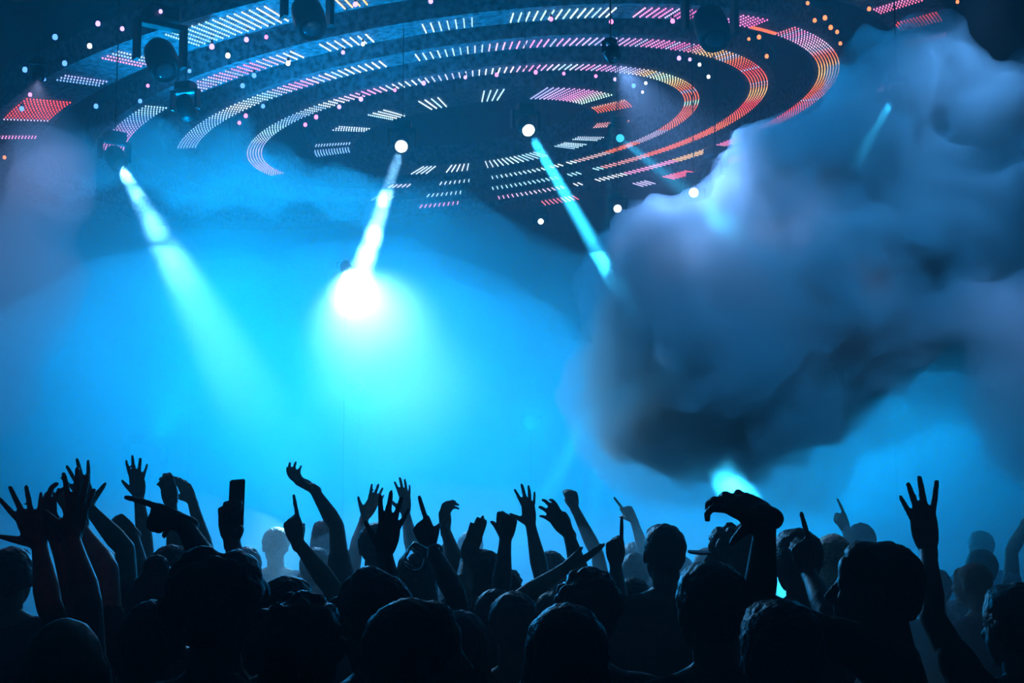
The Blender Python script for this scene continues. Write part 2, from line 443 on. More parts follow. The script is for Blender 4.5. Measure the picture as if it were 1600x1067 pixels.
# ------------------------------------------------------------------ people
SKINS = [mat('skin_' + n, c, 0.55, 0, 0.12, 30, 0.15) for n, c in (('fair', (0.42, 0.27, 0.2)), ('tan', (0.3, 0.18, 0.12)), ('brown', (0.16, 0.09, 0.06)), ('dark', (0.08, 0.045, 0.03)))]
CLOTH = {n: mat('cloth_' + n, c, 0.9, 0, 0.25, 25, 0.4) for n, c in (('black', (0.012, 0.012, 0.014)), ('navy', (0.02, 0.03, 0.07)), ('grey', (0.09, 0.09, 0.1)), ('white', (0.4, 0.4, 0.42)), ('denim', (0.03, 0.045, 0.08)), ('wine', (0.07, 0.012, 0.018)))}
HAIRM = {n: mat('hair_' + n, c, 0.5, 0, 0.4, 60, 0.6) for n, c in (('black', (0.008, 0.007, 0.007)), ('brown', (0.03, 0.018, 0.01)), ('blond', (0.62, 0.5, 0.3)), ('grey', (0.2, 0.2, 0.2)))}
SILVER = mat('silver_metal', (0.75, 0.77, 0.8), 0.2, 1.0)
BL = mat('phone_black', (0.012, 0.013, 0.016), 0.25)

class Soup:
    """plain vertex and face lists for overlapping closed shapes"""
    def __init__(self): self.v, self.f = [], []
ICO = {}
for _s in (2, 3):
    _b = bmesh.new(); bmesh.ops.create_icosphere(_b, subdivisions=_s, radius=1)
    ICO[_s] = ([v.co.copy() for v in _b.verts], [tuple(v.index for v in f.verts) for f in _b.faces]); _b.free()
CIR = [(cos(2 * pi * k / 14), sin(2 * pi * k / 14)) for k in range(14)]

def ball(sp, c, r, rot=None, sub=2):
    if not hasattr(r, '__len__'): r = (r, r, r)
    M = Matrix.Diagonal(r)
    if rot is not None: M = rot @ M
    c = Vector(c); b = len(sp.v)
    tv, tf = ICO[sub]
    sp.v.extend(M @ v + c for v in tv)
    sp.f.extend((x + b, y + b, z + b) for x, y, z in tf)

def limb(sp, pts, sub=2):
    """round tapered chain: [(point, radius), ...]"""
    for p, r in pts: ball(sp, p, r, None, sub)
    for (p, r), (q, s) in zip(pts, pts[1:]):
        p, q = Vector(p), Vector(q); d = q - p
        if d.length < 1e-4: continue
        R = frame_z(d); X, Y = R.col[0], R.col[1]; b = len(sp.v)
        sp.v.extend(p + r * (x * X + y * Y) for x, y in CIR); sp.v.extend(q + s * (x * X + y * Y) for x, y in CIR)
        sp.f.extend((b + k, b + (k + 1) % 14, b + 14 + (k + 1) % 14, b + 14 + k) for k in range(14))
        sp.f.append(tuple(b + k for k in range(13, -1, -1))); sp.f.append(tuple(b + 14 + k for k in range(14)))

TMP = bpy.data.collections.new('tmp'); COL.children.link(TMP)
JOBS = []
def grow(bm, voxel, smooth=2):
    """melt overlapping round shapes into one closed skin (worked out in flush)"""
    me = bpy.data.meshes.new('tmp'); me.from_pydata(bm.v, [], bm.f)
    o = bpy.data.objects.new('tmp', me); TMP.objects.link(o)
    md = o.modifiers.new('r', 'REMESH'); md.mode = 'VOXEL'; md.voxel_size = voxel
    if smooth:
        sm = o.modifiers.new('s', 'SMOOTH'); sm.factor = 0.5; sm.iterations = smooth
    return o

def unite(objs):
    for o in objs[1:]:
        b = objs[0].modifiers.new('b', 'BOOLEAN'); b.operation = 'UNION'; b.solver = 'MANIFOLD'; b.object = o
    return objs[0]

def later(name, tmp, m, parent=None, post=None):
    o = link(bpy.data.objects.new(name, bpy.data.meshes.new(name)), parent)
    JOBS.append((o, tmp, m, post))
    return o

def flush():
    dg = bpy.context.evaluated_depsgraph_get()
    for o, tmp, m, post in JOBS:
        me = bpy.data.meshes.new_from_object(tmp.evaluated_get(dg))
        old = o.data; o.data = me; bpy.data.meshes.remove(old)
        me.materials.clear(); me.materials.append(m)
        me.polygons.foreach_set('use_smooth', [True] * len(me.polygons))
        if post: post(me)
    JOBS.clear()
    for t in list(TMP.objects):
        d = t.data; bpy.data.objects.remove(t); bpy.data.meshes.remove(d)
    bpy.data.collections.remove(TMP)

FING = [(0.027, 0.088, (0.042, 0.026, 0.020), 0.0088), (0.009, 0.092, (0.047, 0.030, 0.021), 0.0092), (-0.010, 0.087, (0.043, 0.028, 0.020), 0.0088), (-0.027, 0.077, (0.034, 0.021, 0.018), 0.0078)]
POSE = {  # per finger (spread, bend at the knuckle, middle, end); thumb (out, towards the palm, bend)
 'open':   ([(13, 6, 8, 5), (3, 4, 6, 5), (-7, 6, 8, 5), (-18, 8, 10, 6)], (48, 10, 10)),
 'spread': ([(18, 2, 5, 5), (4, 0, 4, 4), (-10, 3, 6, 5), (-25, 6, 8, 6)], (58, 5, 5)),
 'relax':  ([(8, 18, 25, 15), (2, 24, 30, 18), (-4, 30, 34, 20), (-10, 36, 36, 20)], (40, 25, 20)),
 'cup':    ([(5, 28, 34, 20), (1, 34, 38, 22), (-3, 38, 40, 24), (-7, 40, 40, 24)], (40, 40, 20)),
 'point':  ([(2, 4, 4, 3), (1, 82, 95, 50), (-2, 86, 98, 50), (-5, 88, 98, 50)], (22, 55, 40)),
 'fist':   ([(3, 78, 98, 55), (1, 82, 100, 55), (-2, 84, 100, 55), (-5, 84, 98, 55)], (22, 58, 40)),
 'grip':   ([(6, 48, 52, 34), (1, 50, 54, 34), (-4, 52, 54, 34), (-8, 54, 52, 30)], (35, 62, 25)),
 'ring':   ([(4, 46, 52, 24), (4, 14, 20, 12), (-7, 8, 14, 10), (-17, 6, 12, 8)], (30, 56, 22)),
 'three':  ([(19, 2, 4, 3), (2, 2, 4, 3), (-6, 4, 6, 4), (-15, 8, 8, 5)], (16, 42, 40)),
 'flat':   ([(1, 6, 4, 3), (0, 6, 4, 3), (-1, 6, 5, 3), (-3, 8, 5, 3)], (18, 15, 8)),
 'claw':   ([(12, 10, 40, 30), (3, 6, 36, 28), (-7, 8, 38, 28), (-16, 12, 40, 26)], (50, 35, 25)),
}
def hand(bm, W, Y, Z, mirror, pose, k=1.0):
    """five-fingered hand: wrist W, finger direction Y, palm facing Z; thumb towards Y x Z unless mirrored"""
    X = Y.cross(Z).normalized()
    if mirror: X = -X
    def P(x, y, z): return W + k * (X * x + Y * y + Z * z)
    fing, th = POSE[pose]
    limb(bm, [(P(0, -0.02, 0), 0.026 * k), (P(0, 0.012, 0), 0.027 * k)])
    for (kx, ky, seg, r), (sp, b1, b2, b3) in zip(FING, fing):
        limb(bm, [(P(kx * 0.65, 0.016, 0), 0.0165 * k), (P(kx * 0.9, ky * 0.6, 0.001), 0.0155 * k), (P(kx, ky, -0.002), 0.0125 * k)])
        s = radians(sp); b = 0.0
        p = Vector((kx, ky, -0.002)); ch = [(P(*p), r * 1.05 * k)]
        for ln, bend, rr in zip(seg, (b1, b2, b3), (1.08, 1.0, 0.86)):
            b += radians(bend)
            p = p + Vector((sin(s) * cos(b), cos(s) * cos(b), sin(b))) * ln * 1.12
            ch.append((P(*p), r * rr * k))
        limb(bm, ch)
    o, tz, tb = (radians(a) for a in th)
    p = Vector((0.017, 0.018, 0.006)); ch = [(P(*p), 0.018 * k)]
    for ln, rr in ((0.040, 0.0135), (0.031, 0.0105), (0.025, 0.008)):
        p = p + Vector((sin(o) * cos(tz), cos(o) * cos(tz), sin(tz))) * ln
        ch.append((P(*p), rr * k)); o -= tb * 0.5; tz += tb * 0.35
    limb(bm, ch)

def elbow_for(W, e, ln, sg):
    d0 = (at(e[0], e[1], 1.0) - CP)
    D = d0.normalized(); t = (W - CP).dot(D)
    near = CP + D * t
    h = (W - near).length
    off = math.sqrt(max(0.0, ln * ln - h * h))
    return CP + D * (t + sg * off)

def arm(w, e, d, ang, pose, th='L', palm='away', tilt=0, lean=0, sg=-1, sleeve=0.45, k=1.0):
    return dict(w=w, e=e, d=d, ang=ang, pose=pose, th=th, palm=palm, tilt=tilt, lean=lean, sg=sg, sleeve=sleeve, k=k)

def person(label, arms=(), head=None, yaw=0, hyaw=None, hpitch=0, hair='short', hcol='black', shirt='black', skin=1, lower='denim', hscale=1.0, extra=None, shoulder=None):
    """one person standing on the floor; head = pixel x, y of the head centre and its distance"""
    A = []
    for a in arms:
        W = at(a['w'][0], a['w'][1], a['d'])
        E = elbow_for(W, a['e'], 0.265 * a['k'], a['sg'])
        right = (a['th'] == 'L') == (a['palm'] == 'away')
        A.append([W, E, 1 if right else -1, a])
    if len(A) == 2 and A[0][2] == A[1][2]:
        i = 0 if (A[0][0] - A[1][0]).dot(Vector((cos(radians(yaw)), sin(radians(yaw)), 0))) < 0 else 1
        A[i][2] = -1; A[1 - i][2] = 1
    ry = Matrix.Rotation(radians(yaw), 3, 'Z')
    if head is not None:
        hc = at(*head)
        if len(A) == 1 and shoulder: A[0][2] = shoulder
    else:
        W, E, s, a = A[0]
        if shoulder: s = A[0][2] = shoulder
        sh = E + 0.285 * Vector((0.12 * -s, -0.30, -0.94)).normalized()
        hc = sh + ry @ Vector((-s * 0.17, 0.02, 0.16))
    H = hc.z + 0.118
    hv = 0.0095 if hc.y < 5.4 else 0.012
    base = Vector((hc.x, hc.y, 0)) - ry @ Vector((0, 0.03, 0))
    def P(x, y, z): return base + ry @ Vector((x, y, 0)) + Vector((0, 0, z))
    # arms: shoulder joints
    joints = []
    for W, E, s, a in A:
        nom = P(s * 0.18, 0, H - 0.335)
        up = P(s * 0.165, 0.01, H - 0.275)                      # shoulder lifts with the arm
        J = up if E.z > nom.z - 0.05 else nom
        v = J - E
        if v.length > 0.36: J = E + v * (0.36 / v.length) if v.length < 0.44 else J
        joints.append(J)
    # torso and legs
    bm = Soup()
    ball(bm, P(0, 0, H - 0.46), (0.165, 0.11, 0.17), ry); ball(bm, P(0, 0.005, H - 0.66), (0.145, 0.10, 0.19), ry); ball(bm, P(0, 0, H - 0.87), (0.16, 0.112, 0.13), ry)
    hip = H * 0.5
    for s in (-1, 1):
        limb(bm, [(P(s * 0.085, 0, hip + 0.03), 0.09), (P(s * 0.1, 0.015, hip - 0.22), 0.078), (P(s * 0.105, 0.02, H * 0.28), 0.058), (P(s * 0.108, 0, H * 0.2), 0.056), (P(s * 0.11, -0.01, 0.09), 0.04), (P(s * 0.112, -0.03, 0.042), 0.04), (P(s * 0.12, 0.14, 0.034), 0.033)])
    limb(bm, [(P(-0.16, 0, H - 0.335), 0.062), (P(0, -0.01, H - 0.30), 0.075), (P(0.16, 0, H - 0.335), 0.062)])
    limb(bm, [(P(0, -0.01, H - 0.33), 0.075), (P(0, -0.005, H - 0.25), 0.056)])
    for s in (-1, 1):
        if not any(x[2] == s for x in A):                       # arm hanging at the side
            limb(bm, [(P(s * 0.185, 0, H - 0.35), 0.055), (P(s * 0.22, 0.01, H - 0.63), 0.042), (P(s * 0.2, 0.1, H - 0.86), 0.029), (P(s * 0.19, 0.15, H - 0.95), 0.03), (P(s * 0.18, 0.18, H - 1.02), 0.018)])
    for (W, E, s, a), J in zip(A, joints):
        limb(bm, [(P(s * 0.11, 0, H - 0.36), 0.07), (J, 0.06)])
    parts = [grow(bm, 0.03, 2)]
    # head
    hy = yaw if hyaw is None else hyaw
    hm = Matrix.Rotation(radians(hy), 3, 'Z') @ Matrix.Rotation(radians(hpitch), 3, 'X')
    def Q(x, y, z): return hc + hm @ (Vector((x, y, z)) * hscale)
    def B(c, r): ball(bm, Q(*c), [v * hscale for v in r], hm)
    bm = Soup()
    B((0, -0.012, 0.028), (0.076, 0.098, 0.088)); B((0, 0.03, -0.035), (0.062, 0.062, 0.075)); B((0, 0.022, -0.068), (0.052, 0.064, 0.048))
    B((0, 0.078, 0.024), (0.046, 0.016, 0.012)); B((0, 0.072, 0.05), (0.05, 0.022, 0.035)); B((0, 0.078, -0.094), (0.022, 0.018, 0.018))
    for s in (-1, 1):
        B((s * 0.034, 0.076, -0.022), (0.02, 0.016, 0.02)); B((s * 0.031, 0.08, 0.006), (0.014, 0.011, 0.008)); B((s * 0.077, -0.008, -0.004), (0.009, 0.021, 0.034))
    limb(bm, [(Q(0, 0.088, 0.012), 0.009 * hscale), (Q(0, 0.112, -0.024), 0.013 * hscale), (Q(0, 0.094, -0.03), 0.014 * hscale)])
    B((0, 0.088, -0.055), (0.024, 0.013, 0.007)); B((0, 0.086, -0.068), (0.02, 0.013, 0.007))
    limb(bm, [(Q(0, -0.02, -0.045), 0.054 * hscale), (P(0, -0.015, H - 0.29), 0.057)])
    parts.append(grow(bm, hv, 1))
    # raised arms with hands
    wr = []
    for (W, E, s, a), J in zip(A, joints):
        bm = Soup(); k = a['k']
        mid = E.lerp(W, 0.28); f2 = E.lerp(W, 0.75)
        limb(bm, [(J, 0.052), (J.lerp(E, 0.45), 0.047), (E, 0.0385), (mid, 0.0415), (f2, 0.0295), (W, 0.025 * k)])
        right_, up_, fwd = CB @ Vector((1, 0, 0)), CB @ Vector((0, 1, 0)), CB @ Vector((0, 0, -1))
        an, le = radians(a['ang']), radians(a['lean'])
        Y = (cos(an) * right_ + sin(an) * up_) * cos(le) + fwd * sin(le)
        Z = fwd if a['palm'] == 'away' else -fwd
        Z = (Z - Y * Z.dot(Y)).normalized()
        # thumb side in the picture
        X = Y.cross(Z)
        leftward = -sin(an) * right_ + cos(an) * up_             # 90 degrees anticlockwise of the fingers
        mirror = (X.dot(leftward) > 0) != (a['th'] == 'L')
        if a['tilt']:
            Z = Matrix.Rotation(radians(a['tilt']), 3, Y) @ Z
        hand(bm, W, Y, Z, mirror, a['pose'], k)
        wr.append((W, Y, Z))
        parts.append(grow(bm, 0.006 if a['d'] < 5 else 0.007, 1))
    root = later('person', unite(parts), SKINS[skin])
    tag(root, label, 'person', 'people in the dancing crowd')
    # clothes
    bm = Soup()
    ball(bm, P(0, 0, H - 0.46), (0.18, 0.123, 0.175), ry); ball(bm, P(0, 0.005, H - 0.66), (0.16, 0.118, 0.2), ry); ball(bm, P(0, 0, H - 0.86), (0.168, 0.124, 0.12), ry)
    limb(bm, [(P(-0.16, 0, H - 0.335), 0.074), (P(0, -0.012, H - 0.325), 0.08), (P(0.16, 0, H - 0.335), 0.074)])
    for s in (-1, 1):
        if not any(x[2] == s for x in A):
            limb(bm, [(P(s * 0.185, 0, H - 0.35), 0.068), (P(s * 0.21, 0.008, H - 0.54), 0.058)])
    for (W, E, s, a), J in zip(A, joints):
        limb(bm, [(P(s * 0.11, 0, H - 0.36), 0.082), (J, 0.07)])
        if a['sleeve'] <= 1:
            limb(bm, [(J, 0.068), (J.lerp(E, a['sleeve']), 0.061)])
        else:
            limb(bm, [(J, 0.068), (J.lerp(E, 0.5), 0.058), (E, 0.052), (E.lerp(W, a['sleeve'] - 1), 0.045)])
    def cloth(nm, bm, m, vox, sm=2, post=None):
        return later(nm, grow(bm, vox, sm), m, root, post)
    cloth('shirt', bm, CLOTH[shirt], 0.03)
    bm = Soup()
    ball(bm, P(0, 0, H - 0.88), (0.172, 0.125, 0.13), ry)
    for s in (-1, 1):
        limb(bm, [(P(s * 0.085, 0, hip + 0.03), 0.102), (P(s * 0.1, 0.015, hip - 0.22), 0.09), (P(s * 0.105, 0.02, H * 0.28), 0.074), (P(s * 0.11, -0.01, 0.11), 0.06)])
    cloth('trousers', bm, CLOTH[lower], 0.045, 1)
    # hair or hat
    if hair != 'bald':
        bm = Soup()
        g = 0.006 if hair == 'buzz' else 0.014
        B((0, -0.022, 0.036), (0.078 + g, 0.096 + g, 0.086 + g)); B((0, 0.03, 0.085), (0.062, 0.052, 0.034 + g * 0.6)); B((0, -0.06, 0.0), (0.068, 0.058, 0.075))
        if hair == 'quiff': B((0, 0.062, 0.105), (0.055, 0.04, 0.032)); B((0, 0.01, 0.12), (0.06, 0.06, 0.03))
        if hair == 'long':
            B((0, -0.05, -0.06), (0.085, 0.06, 0.11)); B((0, -0.055, -0.16), (0.09, 0.05, 0.12))
            for s in (-1, 1): B((s * 0.07, -0.01, -0.07), (0.028, 0.05, 0.12))
        if hair == 'bun': B((0, -0.07, 0.13), (0.045, 0.045, 0.04))
        if hair in ('curly', 'afro'):
            rr = random.Random(len(label))
            g2 = 0.035 if hair == 'afro' else 0.02
            for _ in range(46):
                u = rr.uniform(0, 2 * pi); zz = rr.uniform(-0.2, 1)
                q = math.sqrt(1 - zz * zz)
                if q * sin(u) > 0.55 and zz < 0.45: continue
                B(((0.078 + g2 * .5) * q * cos(u), -0.02 + (0.096 + g2 * .5) * q * sin(u), 0.036 + (0.09 + g2 * .5) * zz), (g2, g2, g2))
        if hair == 'cap': pass
        def tousle(me):
            for v in me.vertices:
                q = Vector((v.co.x * 90, v.co.y * 90, v.co.z * 9)) if hair == 'long' else v.co * 60
                v.co += v.normal * (0.004 * noise.noise(q) + 0.002 * noise.noise(q * 2.3))
        cloth('hair', bm, HAIRM[hcol], hv, {'curly': 0, 'long': 4}.get(hair, 1), tousle)
    if hair == 'cap' or extra == 'cap':
        bm = Soup()
        B((0, -0.016, 0.05), (0.092, 0.112, 0.08)); 
        cap = cloth('cap', bm, CLOTH['navy'], 0.0095)
        bm = bmesh.new()
        n = 12; top, bot = [], []
        for lay, z in ((top, 0.047), (bot, 0.038)):
            for i in range(n + 1):
                u = pi * i / n
                lay.append(bm.verts.new(Q(0.088 * cos(u), 0.07 + 0.105 * sin(u), z - 0.012 * sin(u) - 0.015 * cos(u) ** 2)))
        bm.faces.new(top); bm.faces.new(bot[::-1])
        for i in range(n + 1):
            j = (i + 1) % (n + 1)
            bm.faces.new((top[i], bot[i], bot[j], top[j]))
        bm_obj('brim', bm, CLOTH['navy'], cap)
    if extra == 'bracelet':
        W, E = A[0][0], A[0][1]
        ax = (E - W).normalized(); bm = bmesh.new()
        M = Matrix.Translation(W + ax * 0.03) @ frame_z(ax).to_4x4()
        pts = [M @ Vector((0.033 * cos(u * pi / 10), 0.033 * sin(u * pi / 10), 0)) for u in range(21)]
        add_tube(bm, pts, 0.006, 8)
        b = bm_obj('bracelet', bm, SILVER, root, True); b['label'] = 'shiny metal bracelet'
    return root, A, wr
def px(p):
    v = CB.transposed() @ (Vector(p) - CP)
    return (round(800 + F * v.x / -v.z), round(533.5 - F * v.y / -v.z))
# ------------------------------------------------------------------ smoke
def puff(name, lobes, m, label, voxel=0.2, amp=0.35, size=1.0, rough=0.45, soft=1):
    """one billow of smoke: overlapping round lobes grown together, roughened twice and closed again"""
    bm = Soup()
    for (c, r) in lobes:
        if not hasattr(r, '__len__'): r = (r, r, r)
        ball(bm, c, r, None, 3)
    t = grow(bm, voxel, 2)
    for k, (sz, am) in enumerate(((size, amp), (size * 0.36, amp * rough), (size * 0.14, amp * rough * 0.4))):
        tx = bpy.data.textures.new('billow', 'CLOUDS'); tx.noise_scale = sz; tx.noise_depth = 1; tx.noise_basis = 'BLENDER_ORIGINAL'
        d = t.modifiers.new('d', 'DISPLACE'); d.texture = tx; d.texture_coords = 'LOCAL'; d.strength = am * 2; d.mid_level = 0.45
    r2 = t.modifiers.new('r2', 'REMESH'); r2.mode = 'VOXEL'; r2.voxel_size = voxel
    s2 = t.modifiers.new('s2', 'SMOOTH'); s2.factor = 0.5; s2.iterations = soft
    o = later(name, t, m)
    tag(o, label, 'smoke', kind='stuff')
    return o
def L(x, y, d, w, dep, h):
    """lobe given by pixel centre, distance, half width and half height in pixels, half depth in metres"""
    return (at(x, y, d), (w / F * d, dep, h / F * d))
puff('fog_bank', [L(330, 680, 12.8, 300, 1.8, 290), L(620, 660, 12.8, 260, 1.8, 290), L(840, 740, 12.8, 150, 1.8, 230), L(80, 720, 13, 180, 1.8, 250), L(1050, 800, 12.8, 300, 1.8, 150), L(1400, 760, 12.8, 280, 1.8, 190), L(500, 920, 12.5, 700, 1.8, 150)], smoke('fog_bank', 0.25, aniso=0.3), 'wide bright cyan fog bank behind the crowd', 0.2, 0.45, 1.4, 0.6)
puff('smoke_veil', [L(330, 560, 13.0, 350, 2.2, 290), L(640, 560, 13.0, 260, 2.0, 270), L(850, 640, 13, 170, 1.8, 260), L(60, 600, 13.2, 190, 1.8, 280), L(1250, 760, 13, 450, 2.0, 230)], smoke('veil_wide', 0.085, aniso=0.3), 'thin blue smoke above and around the bright fog bank', 0.2, 0.5, 1.2, 0.6)
puff('smoke_veil', [L(230, 240, 13.2, 70, 0.6, 40), L(310, 270, 13.2, 90, 0.7, 40), L(420, 285, 13.2, 80, 0.7, 30), L(120, 250, 13, 70, 0.6, 40), L(350, 220, 13.3, 40, 0.4, 22), L(520, 300, 13.2, 70, 0.6, 24)], smoke('veil', 0.32, aniso=0.2), 'thin blue smoke veil drifting under the blue side of the rings', 0.08, 0.3, 0.5, 0.8)
puff('smoke_cloud', [L(968, 560, 8.9, 36, 0.5, 110), L(1000, 470, 9.0, 50, 0.6, 80), L(1060, 560, 8.9, 100, 0.8, 130), L(1150, 540, 8.9, 110, 0.8, 140), L(1060, 395, 9, 60, 0.6, 60), L(1130, 370, 9, 60, 0.7, 70), L(1210, 310, 9.1, 70, 0.8, 110), L(1300, 250, 9.1, 60, 0.7, 90), L(1290, 460, 9.1, 160, 0.9, 160), L(1370, 180, 9.2, 65, 0.7, 90), L(1440, 150, 9.2, 55, 0.7, 70), L(1510, 230, 9.2, 100, 0.8, 110), L(1630, 170, 9.2, 65, 0.8, 90), L(1450, 380, 9.1, 190, 0.9, 140), L(1600, 340, 9.1, 120, 0.9, 150), L(1000, 665, 8.9, 55, 0.5, 55), L(1090, 690, 8.9, 85, 0.5, 60), L(1180, 680, 8.9, 80, 0.5, 55), L(1250, 630, 8.9, 60, 0.5, 60), L(1480, 510, 9.1, 150, .6, 45)], smoke_noisy('cloud', 9.0, (0.93, 0.96, 0.99), 0.0, 1.35, 0.30, 0.70, 0.28), 'big dark billowing smoke cloud over the capped man', 0.05, 0.24, 0.42, 0.8)
puff('smoke_veil', [L(960, 640, 9.6, 60, 0.6, 120), L(1060, 720, 9.6, 120, 0.7, 70), L(1200, 740, 9.6, 120, 0.7, 60), L(1330, 640, 9.8, 90, 0.6, 60), L(1480, 600, 9.8, 160, 0.6, 60), L(980, 430, 9.8, 50, 0.5, 70)], smoke('veil_grey', 1.0, (0.8, 0.88, 0.95)), 'thin grey smoke trailing under the big dark cloud', 0.08, 0.25, 0.5, 0.8)
puff('smoke_cloud', [L(1585, 560, 8.2, 70, 0.4, 80), L(1640, 650, 8.2, 110, 0.5, 120), L(1520, 490, 8.2, 80, .35, 34), L(1600, 480, 8.3, 70, .4, 50)], smoke('cloud_pale', 2.2, (0.9, 0.92, 0.96)), 'paler smoke puff below the big dark cloud at the edge', 0.06, 0.14, 0.5, 0.7)
puff('smoke_cloud', [L(10, 430, 10, 90, 0.8, 170), L(70, 290, 10.5, 70, 0.7, 70), L(-60, 560, 10, 130, 0.9, 130)], smoke('cloud_mauve', 0.35, (0.95, 0.92, 0.97)), 'soft mauve smoke at the edge beside the bright fog', 0.1, 0.24, 0.7, 0.6)
puff('smoke_wisp', [L(598, 300, 12.9, 15, 0.18, 22), L(583, 350, 12.5, 17, 0.2, 36), L(548, 448, 11.8, 36, 0.3, 50), L(570, 398, 12.1, 16, .2, 26)], smoke('wisp', 1.1), 'small dense wisp glowing white in the middle beam', 0.03, 0.07, 0.22, 0.6)
puff('smoke_wisp', [L(206, 292, 13.0, 16, 0.2, 24), L(240, 345, 12.8, 26, 0.25, 36), L(285, 420, 12.5, 40, 0.3, 50)], smoke('wisp_soft', 0.35), 'small wisp glowing white in the broad beam over the fog', 0.04, 0.09, 0.3, 0.6)
puff('smoke_veil', [L(200, 960, 7.6, 350, 2.0, 190), L(700, 960, 7.6, 350, 2.0, 185), L(1200, 950, 7.6, 350, 2.0, 180), L(1600, 940, 7.6, 250, 2.0, 210)], smoke('veil_low', 0.11, aniso=0.5), 'low blue haze hanging between the far rows of the crowd', 0.12, 0.18, 0.8, 0.5)
# near side of the hall, from one edge of the picture to the other
person('person holding both spread hands up close together at the edge, reddish light', [arm((62, 852), (78, 950), 4.0, 112, 'spread', 'L', 'away', 20), arm((92, 850), (130, 965), 3.9, 108, 'claw', 'R', 'away', -35)], head=(108, 1030, 4.15), skin=2, shirt='wine')
person('person with one dark hand thrust up, fingers bunched, near the spread hands', [arm((112, 842), (138, 945), 3.7, 84, 'spread', 'L', 'away', 55, 10)], skin=2, shoulder=-1)
person('person with a long bare forearm slanting up to a small spread hand', [arm((138, 793), (196, 858), 5.2, 108, 'spread', 'R', 'away', 30)], skin=1, shirt='navy', hair='long', hcol='brown', shoulder=-1)
person('person whose wristband arm slants up behind the dark bunched hand', [arm((128, 828), (168, 890), 4.6, 112, 'relax', 'L', 'away', 30)], skin=1, hair='bun', shoulder=-1)
person('person with a fist bent over at the wrist beside the open hand', [arm((207, 832), (222, 905), 5.8, 138, 'fist', 'R', 'away', 40, -10)], skin=1, shirt='navy', shoulder=-1)
person('person with one open palm held straight up above the pointing hand', [arm((217, 776), (228, 862), 6.3, 96, 'open', 'L', 'away')], skin=0, shirt='grey')
person('person with a dark arm bent, index finger pointing out sideways', [arm((287, 818), (335, 905), 3.6, 160, 'point', 'R', 'away', 60)], skin=3, shoulder=-1, hair='buzz')
person('person with a loose upright hand beside the phone arm', [arm((268, 790), (276, 880), 6.0, 100, 'cup', 'R', 'away', 30)], skin=1, hair='bun', shirt='black')
person('person with a curled hand tipping over beside the loose upright hand', [arm((300, 782), (325, 870), 6.6, 118, 'relax', 'L', 'away', 50)], skin=0, shirt='navy', hair='long', hcol='brown', shoulder=-1)
ph, phA, phW = person('person holding up a phone in a closed fist', [arm((362, 843), (382, 935), 4.3, 92, 'grip', 'R', 'to', 10, k=1.08)], skin=2, shirt='black', shoulder=-1)
person('person with a flat hand stretched sideways on a long slanting arm', [arm((490, 764), (526, 822), 6.5, 150, 'relax', 'L', 'to', 70)], skin=1, shirt='grey', shoulder=-1)
person('person pointing one finger up in front of the pale far heads', [arm((464, 846), (520, 920), 5.2, 104, 'point', 'R', 'away')], skin=1, shirt='navy', shoulder=-1)
person('far person with a raised hand leaning over beside the big open palm', [arm((570, 808), (556, 860), 7.2, 62, 'open', 'L', 'away', 30)], skin=0, shirt='grey', shoulder=1)
person('person with a big dark open palm raised in the middle of the crowd', [arm((601, 864), (618, 960), 4.2, 80, 'open', 'L', 'away', 0)], skin=3, shirt='black', hair='long', shoulder=-1)
person('far person with slim fingers stretched up behind the big open palm', [arm((634, 802), (645, 860), 7.2, 94, 'open', 'L', 'away', 40)], skin=0, shirt='navy', hair='bun', shoulder=-1)
person('person with a pointing finger and a shiny bracelet behind the clear glass', [arm((672, 854), (712, 930), 4.7, 112, 'point', 'R', 'away', -20)], skin=2, shirt='black', extra='bracelet', shoulder=-1)
person('person with a clawed hand drooping at the fingertips', [arm((696, 828), (716, 890), 6.3, 92, 'cup', 'L', 'to', 50)], skin=1, shirt='navy', hair='curly', shoulder=-1)
person('person in a cap with a flat hand held up like a paddle', [arm((728, 874), (724, 925), 5.6, 70, 'flat', 'R', 'away', 10)], head=(757, 905, 5.6), yaw=-10, hair='cap', shirt='navy', skin=1)
person('person with a closed fist raised beside the spread wrinkled fingers', [arm((790, 842), (782, 930), 5.3, 80, 'fist', 'L', 'away', 30)], skin=2, shirt='black', shoulder=-1)
person('person with long spread fingers on a slim upright arm', [arm((829, 820), (846, 900), 6.2, 98, 'spread', 'L', 'away', 35)], skin=1, shirt='navy', hair='long', shoulder=-1)
person('person with fingers splayed out sideways from a raised arm', [arm((888, 832), (910, 908), 5.6, 128, 'claw', 'R', 'away', 20)], skin=2, shirt='black', shoulder=-1)
person('far person punching a pale fist high in the middle', [arm((897, 792), (934, 868), 7.4, 104, 'fist', 'L', 'away', 10)], skin=0, shirt='navy', shoulder=-1)
person('person pointing one finger straight up beside the short haired man', [arm((962, 880), (968, 960), 5.2, 92, 'point', 'R', 'away', -10)], skin=3, shirt='black', shoulder=1)
person('far person with a hazy pointing hand above the short haired man', [arm((990, 812), (1010, 872), 8.2, 122, 'point', 'L', 'away', 30)], skin=0, shirt='navy', shoulder=-1)
person('person with one forearm stretched out low and sideways', [arm((880, 890), (810, 938), 5.3, 25, 'flat', 'L', 'away', 60, 10)], skin=1, shirt='black', hair='long', head=(775, 972, 5.0), shoulder=1)
person('short haired man seen from behind against the glowing fog', [], head=(1037, 868, 5.0), yaw=10, hair='buzz', shirt='black', skin=2)
person('man in profile wearing a cap with a brim and curly hair', [], head=(1142, 874, 5.2), yaw=75, hair='curly', extra='cap', shirt='navy', skin=2)
